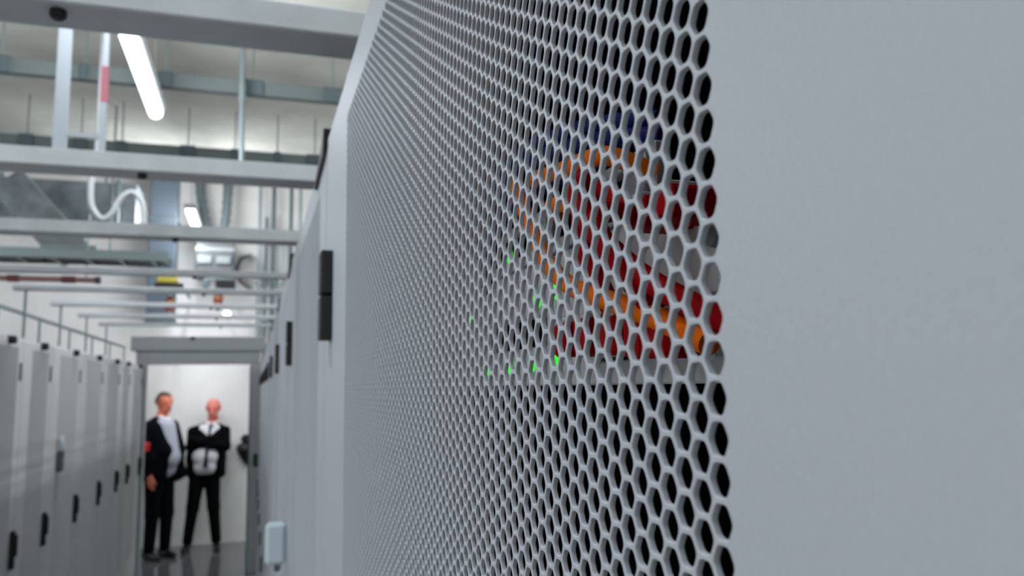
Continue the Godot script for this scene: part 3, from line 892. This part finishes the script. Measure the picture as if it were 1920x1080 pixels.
func racks() -> void:
	var gr := "white server racks along the honeycomb side"
	var one := rack("nearest white server rack, its honeycomb door with coloured cables behind it", Vector3(FRONT, 0, -0.0167), 0.0, 0.8, gr)
	var door := honeycomb_door(one, 0.8, 0.0900, 100, mats.door_paint)
	for y in [0.0855, -0.95]:   # hinges
		var hs := shape()
		add_box(hs, Vector3(0, 0.021, 0), Vector3(0.0125, 0.040, 0.028), 0.0012)
		add_box(hs, Vector3(0, -0.021, 0), Vector3(0.0125, 0.040, 0.028), 0.0012)
		add_tube(hs, [Vector3(0.001, -0.0405, 0), Vector3(0.001, 0.0405, 0)], 0.0045, -1.0, 10)
		obj("hinge", hs.commit(), mats.black_plastic, door, Vector3(-0.0045, EYE + y, -0.735))
	var cap := shape()
	add_prism(cap, PackedVector2Array([Vector2(0.0, 0.010), Vector2(-0.004, -0.016), Vector2(-0.13, -0.024), Vector2(-0.08, -0.012)]), -0.004, 0.016)
	obj("corner_cap", cap.commit(), mats.black_plastic, one, Vector3(0, EYE + 0.258, -0.003))
	for k in range(1, 11):
		copy(one, "%s white server rack from the camera on the honeycomb-door side" % ORD[k], Vector3(FRONT, 0, -0.0167 - 0.8 * k))
	# across the aisle, turned round: local -z runs back towards the camera
	var gl := "grey server racks along the opposite side"
	var widths := [0.8, 0.8, 0.6, 0.8, 0.8, 0.8, 0.6, 0.8]
	var z := -2.83
	var first := {}
	for k in widths.size():
		var w: float = widths[k]
		z -= w
		var label := "%s pale grey rack of the row opposite the honeycomb doors, counted from the camera" % ORD[k]
		var at := Vector3(LEFT, 0, z)
		if first.has(w):
			copy(first[w], label, at)
			continue
		var o := rack(label, at, PI, w, gl)
		var d := honeycomb_door(o, w, 0.09, 100 if w > 0.7 else 66, mats.door_grey)
		var hs := shape()
		add_box(hs, Vector3(0, 0, 0), Vector3(0.022, 0.175, 0.034), 0.005)
		add_box(hs, Vector3(-0.014, 0.02, 0), Vector3(0.014, 0.10, 0.022), 0.004)
		obj("handle", hs.commit(), mats.black_plastic, d, Vector3(-0.011, EYE - 0.727, -0.045))
		obj("name_plate", box(Vector3(0.004, 0.085, 0.036), 0.001), mats.grey_dark, d, Vector3(-0.002, EYE + 0.103, -0.045))
		obj("hinge_cap", lathe([Vector2(-0.01, 0), Vector2(-0.01, 0.02), Vector2(0.02, 0.02), Vector2(0.026, 0.016), Vector2(0.028, 0)], Vector3.LEFT, 14), mats.black_plastic, o, Vector3(-0.004, EYE + 0.245, -0.045 - 0.21))
		first[w] = o
	# the lock with a hanging tag on the opposite row
	var t := thing("door_lock", "dark lock with a round pale tag on an opposite rack door", "lock", P(LEFT + 0.003, -0.36, -5.26))
	obj("lock_body", box(Vector3(0.03, 0.12, 0.05), 0.006), mats.grey_dark, t, Vector3(0.015, -0.03, 0))
	obj("tag", lathe([Vector2(0, 0), Vector2(0, 0.036), Vector2(0.01, 0.038), Vector2(0.014, 0.03), Vector2(0.015, 0)], Vector3.RIGHT, 18), mats.tag_blue, t, Vector3(0.018, 0.075, 0.01))
	# the pale blue tag pocket on the honeycomb side
	var p := thing("tag_pocket", "small pale blue plastic pocket sticking out low from the honeycomb-side doors", "tag", P(0.046, -0.285, -1.60))
	obj("pocket", box(Vector3(0.038, 0.078, 0.020), 0.007), mats.tag_blue, p)
	obj("clip", box(Vector3(0.012, 0.012, 0.014), 0.003), mats.grey_dark, p, Vector3(0.004, -0.044, 0))

func aisle_roof() -> void:
	var zs := [1.239, 2.18, 3.114, 4.167, 4.92, 5.77, 6.62, 7.47]
	var yb := 0.56
	var names := ["nearest", "second", "third", "fourth", "fifth", "sixth", "seventh", "eighth"]
	for k in zs.size():
		var deep := 0.095 if k < 3 else 0.06
		var o := thing("crossbeam", "white crossbeam over the aisle, %s from the camera" % names[k], "beam", P(-0.50, yb, -zs[k] - deep / 2), 0.0, "crossbeams over the aisle")
		var tall := 0.046 if k < 3 else 0.03
		obj("beam", box(Vector3(1.52, tall, deep), 0.003), mats.beam_paint, o, Vector3(0, tall / 2, 0))
		obj("latch", lathe([Vector2(0, 0), Vector2(0, 0.011), Vector2(0.010, 0.012), Vector2(0.014, 0.008), Vector2(0.014, 0)], Vector3.DOWN, 14), mats.frame_dark, o, Vector3(0.213, 0, 0.02))
		for x in [-0.70, 0.70]:
			obj("foot", box(Vector3(0.012, yb + EYE - TOP - 0.03, 0.02), 0.002), mats.galvanised, o, Vector3(x, -(yb + EYE - TOP - 0.03) / 2, 0))
	for e in [[-1.24, -8.85, -2.9, "thin grey rail on short posts above the opposite racks"], [0.24, -8.85, -0.02, "thin grey rail on short posts above the honeycomb racks"]]:
		var zm: float = (e[1] + e[2]) / 2
		var o := thing("support_rail", e[3], "rail", P(e[0], 0.445, zm))
		var len: float = absf(e[1] - e[2])
		obj("rail", box(Vector3(0.016, 0.020, len), 0.002), mats.galvanised, o)
		var n := int(len / 0.75)
		for k in n + 1:
			obj("post", box(Vector3(0.012, 0.445 + EYE - TOP - 0.006 - 0.009, 0.012), 0.001), mats.galvanised, o, Vector3(0, -(0.445 + EYE - TOP) / 2 , -len / 2 + 0.05 + (len - 0.1) * k / n))
	var g := thing("suspension_hanger", "pair of shiny flat hanger bars with a crossbar rising from the second crossbeam", "hanger", P(-0.44, 0.606, -2.23))
	obj("bar", box(Vector3(0.034, 2.08, 0.006), 0.001), mats.aluminium, g, Vector3(-0.045, 1.04, 0))
	obj("bar", box(Vector3(0.016, 2.08, 0.016), 0.002), mats.aluminium, g, Vector3(0.052, 1.04, 0))
	obj("cross_piece", box(Vector3(0.085, 0.013, 0.008), 0.002), mats.aluminium, g, Vector3(0.008, 0.05, 0))
	var tp := obj("tape", box(Vector3(0.0175, 0.10, 0.0175), 0.002), mats.tape_red, g, Vector3(0.052, 0.19, 0))
	tp.set_meta("label", "pinkish red tape round the bar")

func doorway() -> void:
	var o := thing("door_frame", "grey frame of the open doorway at the end of the aisle", "door frame", Vector3(0, 0, -8.93))
	obj("header_beam", box(Vector3(1.30, 0.15, 0.16), 0.006), mats.jamb_grey, o, Vector3(-0.54, EYE + 0.485, 0))
	obj("header_panel", box(Vector3(1.20, 0.14, 0.10), 0.004), mats.jamb_grey, o, Vector3(-0.54, EYE + 0.342, -0.01))
	obj("door_jamb", box(Vector3(0.13, EYE + 0.272, 0.08), 0.006), mats.jamb_grey, o, Vector3(-1.098, (EYE + 0.272) / 2, 0))
	obj("door_jamb", box(Vector3(0.095, EYE + 0.272, 0.08), 0.006), mats.jamb_grey, o, Vector3(0.022, (EYE + 0.272) / 2, 0))
	obj("edge_strip", box(Vector3(0.014, EYE + 0.26, 0.014), 0.002), mats.grey_dark, o, Vector3(-0.032, (EYE + 0.26) / 2, 0.03))
	obj("sensor", lathe([Vector2(0, 0), Vector2(0, 0.022), Vector2(0.01, 0.018), Vector2(0.012, 0)], Vector3.BACK, 14), mats.frame_dark, o, Vector3(-0.607, EYE + 0.54, 0.08))
	for x in [-1.09, 0.042]:
		var b := obj("release_button", box(Vector3(0.062, 0.125, 0.03), 0.006), mats.sensor_green, o, Vector3(x, EYE - 0.722, 0.055))
		b.set_meta("label", "dark green button box")
	# the lobby light on the far side of the header
	var lo := thing("lobby_light", "long light mounted behind the header of the doorway, facing the two men", "ceiling light", P(-0.54, 0.52, -9.0355))
	obj("housing", box(Vector3(1.0, 0.07, 0.05), 0.006), mats.beam_paint, lo)
	obj("diffuser", box(Vector3(0.96, 0.05, 0.008), 0.003), mats.lamp_glow, lo, Vector3(0, 0, -0.029))
	var al := AreaLight3D.new()
	al.name = "lobby_glow"
	al.area_size = Vector2(0.96, 0.05)
	al.light_color = Color(0.985, 0.985, 1.0)
	al.light_energy = LOBBY
	al.shadow_enabled = true
	al.position = Vector3(0, 0, -0.036)
	al.rotation_degrees.x = 0
	al.set("area_range", 30.0)
	lo.add_child(al)
	# what looks out behind the far side of the frame
	var w := thing("wall_handset", "black rounded wall fitting half hidden behind the frame of the doorway", "wall fitting", P(-0.075, -0.77, z_wall()))
	obj("cradle", skin([[Vector3(-0.06, 0.05, 0.05), Vector3(0.06, 0.05, 0.05), 0.05, 0.05], [Vector3(0, 0.02, 0.05), Vector3(0.03, -0.10, 0.05), 0.095, 0.06]], 0.012, 0.015), mats.black_plastic, w)
	obj("knob", lathe([Vector2(0, 0), Vector2(0, 0.05), Vector2(0.05, 0.06), Vector2(0.08, 0.04), Vector2(0.085, 0)], Vector3.BACK, 18), mats.black_plastic, w, Vector3(0.0, 0.16, 0))

func z_wall() -> float:
	return -10.8

func overhead() -> void:
	# ceiling channels
	for e in [[2.25, 2.36, -6.25, "grey green steel channel under the ceiling, the nearer one", 9], [2.18, 2.30, -7.95, "blue grey steel channel with dark clamps, the farther one", 11]]:
		var y0: float = e[0]
		var h: float = e[1] - e[0]
		var o := thing("ceiling_channel", e[3], "steel channel", P(-1.2, y0, e[2]), 0.0, "steel channels under the ceiling")
		var s := shape()
		add_box(s, Vector3(0, h / 2, 0.03), Vector3(6.0, h, 0.012), 0.002)
		add_box(s, Vector3(0, h - 0.006, 0), Vector3(6.0, 0.012, 0.07), 0.002)
		add_box(s, Vector3(0, 0.006, 0), Vector3(6.0, 0.012, 0.07), 0.002)
		obj("channel", s.commit(), mats.channel_metal, o)
		var rng := RandomNumberGenerator.new()
		rng.seed = int(e[4])
		for k in e[4]:
			var x: float = -2.2 + 4.9 * (k + rng.randf_range(-0.25, 0.25)) / e[4]
			obj("clamp", box(Vector3(rng.randf_range(0.05, 0.16), h + 0.012, 0.05), 0.004), mats.pipe_dark, o, Vector3(x, h / 2, 0.03))
			var hang := EYE + y0 + h
			obj("hanger_rod", tube([Vector3(x, h, 0), Vector3(x, 4.56 - hang + h, 0)], 0.007, -1.0, 6), mats.galvanised, o)
	var v := thing("drop_pipe", "thin grey vertical pipe crossing the nearer ceiling channel", "pipe", P(-0.125, 1.62, -6.13))
	obj("pipe", tube([Vector3(0, 0, 0), Vector3(-0.012, 0.82, 0), Vector3(-0.012, 1.07, 0)], 0.020, -1.0, 12), mats.galvanised, v)
	obj("coupling", tube([Vector3(-0.008, 0.52, 0), Vector3(-0.009, 0.68, 0)], 0.026, -1.0, 12), mats.galvanised, v)
	# a vertical duct that ends above the doorway
	var c := thing("vertical_duct", "blue grey square duct coming down from the ceiling above the left side of the doorway", "duct", P(-1.075, 0.80, -10.35))
	obj("duct", box(Vector3(0.30, 1.89, 0.30), 0.008), mats.column_blue, c, Vector3(0, 0.945, 0))
	for y in [0.03, 0.62, 1.25]: obj("flange", box(Vector3(0.33, 0.04, 0.33), 0.004), mats.pipe_dark, c, Vector3(0, y, 0))
	# ventilation: two dark hoses into a box
	var b := thing("ventilation_box", "grey ventilation box hanging at the end wall, fed by two dark hoses", "ventilation box", P(-0.485, 1.38, -10.47))
	obj("case", box(Vector3(0.44, 0.42, 0.42), 0.012), mats.grey_dark, b, Vector3(0, 0.21, 0))
	obj("lid", box(Vector3(0.46, 0.05, 0.44), 0.008), mats.case_grey, b, Vector3(0, 0.33, 0))
	for x in [-0.12, 0.10]: obj("damper", box(Vector3(0.16, 0.09, 0.03), 0.005), mats.case_grey, b, Vector3(x, 0.20, 0.222))
	for x in [-0.2, 0.2]: obj("bracket", box(Vector3(0.03, 0.04, 0.12), 0.003), mats.galvanised, b, Vector3(x, 0.02, -0.268))
	for e in [[[P(-0.69, 2.685, -10.47), P(-0.685, 2.46, -10.47), P(-0.63, 2.15, -10.47), P(-0.565, 1.90, -10.47), P(-0.565, 1.806, -10.47)], "dark hose into the ventilation box, bending in from the column side"], [[P(-0.36, 2.685, -10.47), P(-0.365, 2.46, -10.47), P(-0.38, 2.15, -10.47), P(-0.41, 1.90, -10.47), P(-0.41, 1.806, -10.47)], "dark hose into the ventilation box, on the side away from the column"]]:
		var o := thing("air_hose", e[1], "hose", e[0][4], 0.0, "dark air hoses")
		var s := shape()
		var path := smooth_path(e[0].map(func(q): return q - e[0][4]), 8)
		add_tube(s, path, 0.060, 0.048, 14)
		obj("hose", s.commit(), mats.pipe_dark, o)
		for k in range(2, path.size() - 2, 3): obj("rib", tube([path[k] - (path[k + 1] - path[k]).normalized() * 0.008, path[k] + (path[k + 1] - path[k]).normalized() * 0.008], 0.0645, -1.0, 14), mats.grey_dark, o)
	# boxes and valves below it
	var y := thing("junction_box", "black junction box with a yellow lid in front of the column", "junction box", P(-0.945, 1.13, -9.85))
	obj("case", box(Vector3(0.30, 0.10, 0.16), 0.01), mats.black_plastic, y, Vector3(0, 0.05, 0))
	obj("lid", box(Vector3(0.22, 0.06, 0.14), 0.01), mats.warning_yellow, y, Vector3(-0.02, 0.13, 0))
	obj("support_arm", box(Vector3(0.03, 0.03, 0.9), 0.003), mats.galvanised, y, Vector3(0.16, 0.03, -0.42))
	var k := thing("junction_box", "long black box below the ventilation box", "junction box", P(-0.39, 1.19, -9.90))
	obj("case", box(Vector3(0.22, 0.10, 0.12), 0.01), mats.black_plastic, k, Vector3(0.05, 0.05, 0))
	obj("terminal", box(Vector3(0.07, 0.09, 0.10), 0.01), mats.pipe_dark, k, Vector3(-0.17, 0.045, 0))
	obj("bar", box(Vector3(0.32, 0.02, 0.03), 0.003), mats.galvanised, k, Vector3(-0.02, 0.11, 0))
	obj("support_arm", box(Vector3(0.03, 0.03, 0.9), 0.003), mats.galvanised, k, Vector3(0.05, 0.085, -0.44))
	for e in [[-0.935, "red valve with an amber ring hanging under the yellow-lidded box", 0.91], [-0.415, "red valve with an amber ring hanging under the long black box", 0.97]]:
		var o := thing("valve", e[1], "valve", P(e[0], e[2], -9.86), 0.0, "red valves near the end wall")
		obj("valve_body", lathe([Vector2(0, 0), Vector2(0, 0.035), Vector2(0.03, 0.05), Vector2(0.10, 0.055), Vector2(0.14, 0.045), Vector2(0.17, 0.02), Vector2(0.17, 0)], Vector3.UP, 16), mats.valve_red, o)
		obj("ring", lathe([Vector2(0, 0.03), Vector2(0, 0.058), Vector2(0.03, 0.058), Vector2(0.03, 0.03)], Vector3.UP, 16), mats.amber, o, Vector3(0, 0.085, 0))
		obj("stem", tube([Vector3(0, 0.17, 0), Vector3(0, 0.226, 0)], 0.014), mats.galvanised, o)
		obj("drain", lathe([Vector2(0, 0), Vector2(0, 0.03), Vector2(0.04, 0.034), Vector2(0.05, 0.02), Vector2(0.05, 0)], Vector3.DOWN, 14), mats.grey_dark, o)
	var sp := thing("spotlight", "small round white spotlight glowing above the doorway", "spotlight", P(-0.325, 0.905, -10.2))
	obj("shade", lathe([Vector2(-0.02, 0), Vector2(-0.02, 0.035), Vector2(0.05, 0.05), Vector2(0.05, 0.046), Vector2(0.0, 0.03)], Vector3.BACK, 16), mats.beam_paint, sp)
	obj("bulb", lathe([Vector2(0.0, 0.03), Vector2(0.04, 0.042), Vector2(0.058, 0.03), Vector2(0.064, 0)], Vector3.BACK, 16), mats.spot_glow, sp)
	obj("bracket", box(Vector3(0.02, 0.02, 0.58), 0.003), mats.galvanised, sp, Vector3(0, 0, -0.31))
	var ol := OmniLight3D.new()
	ol.name = "spot_light"
	ol.light_energy = 0.012
	ol.omni_range = 30.0
	ol.omni_attenuation = 2.0
	ol.light_size = 0.03
	ol.shadow_enabled = true
	ol.position = Vector3(0, 0, 0.10)
	sp.add_child(ol)
	# pipes up the end wall above the honeycomb racks
	var px := [0.03, 0.115, 0.20, 0.30, 0.42, 0.54]
	var which := ["first", "second", "third", "fourth", "fifth", "sixth"]
	for i in px.size():
		var o := thing("riser_pipe", "grey vertical pipe on the end wall, %s from the doorway" % which[i], "pipe", Vector3(px[i], 0, -10.68), 0.0, "riser pipes on the end wall")
		var r: float = [0.022, 0.018, 0.028, 0.020, 0.026, 0.018][i]
		var ytop: float = [4.5, 4.1, 4.5, 3.9, 4.5, 4.5][i]
		obj("pipe", tube([Vector3(0, 1.9, 0), Vector3(0, ytop, 0)], r, -1.0, 12), [mats.galvanised, mats.pipe_dark, mats.pipe_dark, mats.galvanised, mats.pipe_dark, mats.galvanised][i], o)
		for yy in [2.7, 3.25, 3.8]: obj("clip", box(Vector3(r * 2 + 0.03, 0.04, 0.13), 0.004), mats.galvanised, o, Vector3(0, yy + 0.05 * (i % 3), -0.05))
	var pl := thing("pipe_loop", "dark bent pipe on the white wall beside the riser pipes", "pipe", P(-0.20, 1.30, -10.70))
	obj("loop", tube(smooth_path([Vector3(0.14, 0.42, 0), Vector3(0.02, 0.38, 0), Vector3(-0.03, 0.25, 0), Vector3(0.0, 0.10, 0), Vector3(0.10, 0.02, 0), Vector3(0.14, 0, 0)], 6), 0.026, -1.0, 12), mats.grey_dark, pl)
	for yy in [0.41, 0.02]: obj("clip", box(Vector3(0.05, 0.07, 0.12), 0.004), mats.galvanised, pl, Vector3(0.12, yy, -0.04))
	# the big duct on the opposite side and what hangs before it
	var d := thing("air_duct", "large dull metal air duct crossing above the opposite racks", "duct", P(-3.2, 1.78, -9.55))
	obj("duct", box(Vector3(3.9, 0.46, 0.5), 0.01), mats.duct_metal, d, Vector3(0, 0.23, 0))
	for i in 4: obj("flange", box(Vector3(0.05, 0.52, 0.56), 0.005), mats.galvanised, d, Vector3(-1.6 + 1.12 * i, 0.23, 0))
	for i in 4: obj("hanger_rod", tube([Vector3(-1.4 + 1.0 * i, 0.46, 0), Vector3(-1.4 + 1.0 * i, 0.91, 0)], 0.012, -1.0, 8), mats.galvanised, d)
	var br := thing("air_duct", "dull grey branch duct slanting down behind the white hose", "duct", P(-2.05, 1.45, -8.9))
	var bs := shape()
	add_box(bs, Vector3(0, 0.28, 0), Vector3(0.34, 0.95, 0.30), 0.01, Basis(Vector3.BACK, 0.72))
	obj("duct", bs.commit(), mats.duct_metal, br)
	obj("flange", box(Vector3(0.5, 0.04, 0.36), 0.004), mats.galvanised, br, Vector3(0.28, -0.02, 0))
	var wh := thing("flexible_hose", "white flexible hose hanging in an S-shaped loop above the opposite racks", "hose", P(-1.10, 1.75, -6.0))
	obj("hose", tube(smooth_path([Vector3(0.037, 0.94, 0), Vector3(0.033, 0.3, 0), Vector3(0.030, -0.08, 0), Vector3(0.008, -0.25, 0), Vector3(0.0, -0.34, 0), Vector3(0.012, -0.475, 0), Vector3(0.075, -0.563, 0), Vector3(0.134, -0.53, 0), Vector3(0.177, -0.437, 0), Vector3(0.221, -0.381, 0), Vector3(0.275, -0.370, 0), Vector3(0.325, -0.428, 0), Vector3(0.342, -0.511, 0), Vector3(0.345, -0.62, 0)], 6), 0.021, -1.0, 14), mats.white_hose, wh)
	obj("coupling", tube([Vector3(0.345, -0.60, 0), Vector3(0.346, -0.68, 0)], 0.027, -1.0, 14), mats.jamb_grey, wh)
	# cable tray with bundles below the duct
	var ct := thing("cable_tray", "grey cable tray with rungs running above the opposite racks", "cable tray", P(-2.6, 1.22, -8.3))
	for zz in [-0.2, 0.2]: obj("side_rail", box(Vector3(3.6, 0.09, 0.012), 0.002), mats.galvanised, ct, Vector3(0, 0.045, zz))
	for i in 13: obj("rung", box(Vector3(0.03, 0.015, 0.39), 0.002), mats.galvanised, ct, Vector3(-1.7 + 0.28 * i, 0.01, 0))
	for i in 3: obj("hanger_rod", tube([Vector3(-1.2 + 1.25 * i, 0.09, 0.2), Vector3(-1.2 + 1.25 * i, 1.47, 0.2)], 0.010, -1.0, 8), mats.galvanised, ct)
	for i in 4:
		var m: Material = [mats.white_hose, mats.pink_pipe, mats.grey_dark, mats.white_hose][i]
		var o := thing("cable_bundle", ["pale cable bundle at the front of the tray", "pinkish cable bundle second in the tray", "dark cable bundle third in the tray", "pale cable bundle at the back of the tray"][i], "cable", P(-2.6, 1.274, -8.165 - 0.09 * i), 0.0, "cable bundles in the tray")
		obj("bundle", tube(smooth_path([Vector3(-1.75, 0, 0), Vector3(-0.8, 0.008, 0.006), Vector3(0, 0, 0), Vector3(0.9, 0.010, -0.006), Vector3(1.75, 0, 0)], 5), 0.034, -1.0, 12), m, o)
		for q in [-1.2, -0.3, 0.7, 1.4]: obj("tie", tube([Vector3(q - 0.008, 0.003, 0), Vector3(q + 0.008, 0.003, 0)], 0.039, -1.0, 12), mats.black_plastic, o)
	var rp := thing("sprinkler_pipe", "red sprinkler pipe running above the opposite racks", "pipe", P(-1.70, 1.09, -8.62))
	obj("pipe", tube([Vector3(-0.9, 0, 0), Vector3(0.22, 0, 0)], 0.028, -1.0, 14), mats.pink_pipe, rp)
	obj("coupling", tube([Vector3(-0.09, 0, 0), Vector3(0.03, 0, 0)], 0.036, -1.0, 14), mats.pipe_joint, rp)
	obj("coupling", tube([Vector3(-0.55, 0, 0), Vector3(-0.45, 0, 0)], 0.036, -1.0, 14), mats.pipe_joint, rp)
	obj("end_cap", tube([Vector3(0.20, 0, 0), Vector3(0.25, 0, 0)], 0.036, -1.0, 14), mats.grey_dark, rp)
	for q in [-0.7, 0.12]: obj("hanger_rod", tube([Vector3(q, 0.02, 0), Vector3(q, 0.655, 0)], 0.008, -1.0, 8), mats.galvanised, rp)
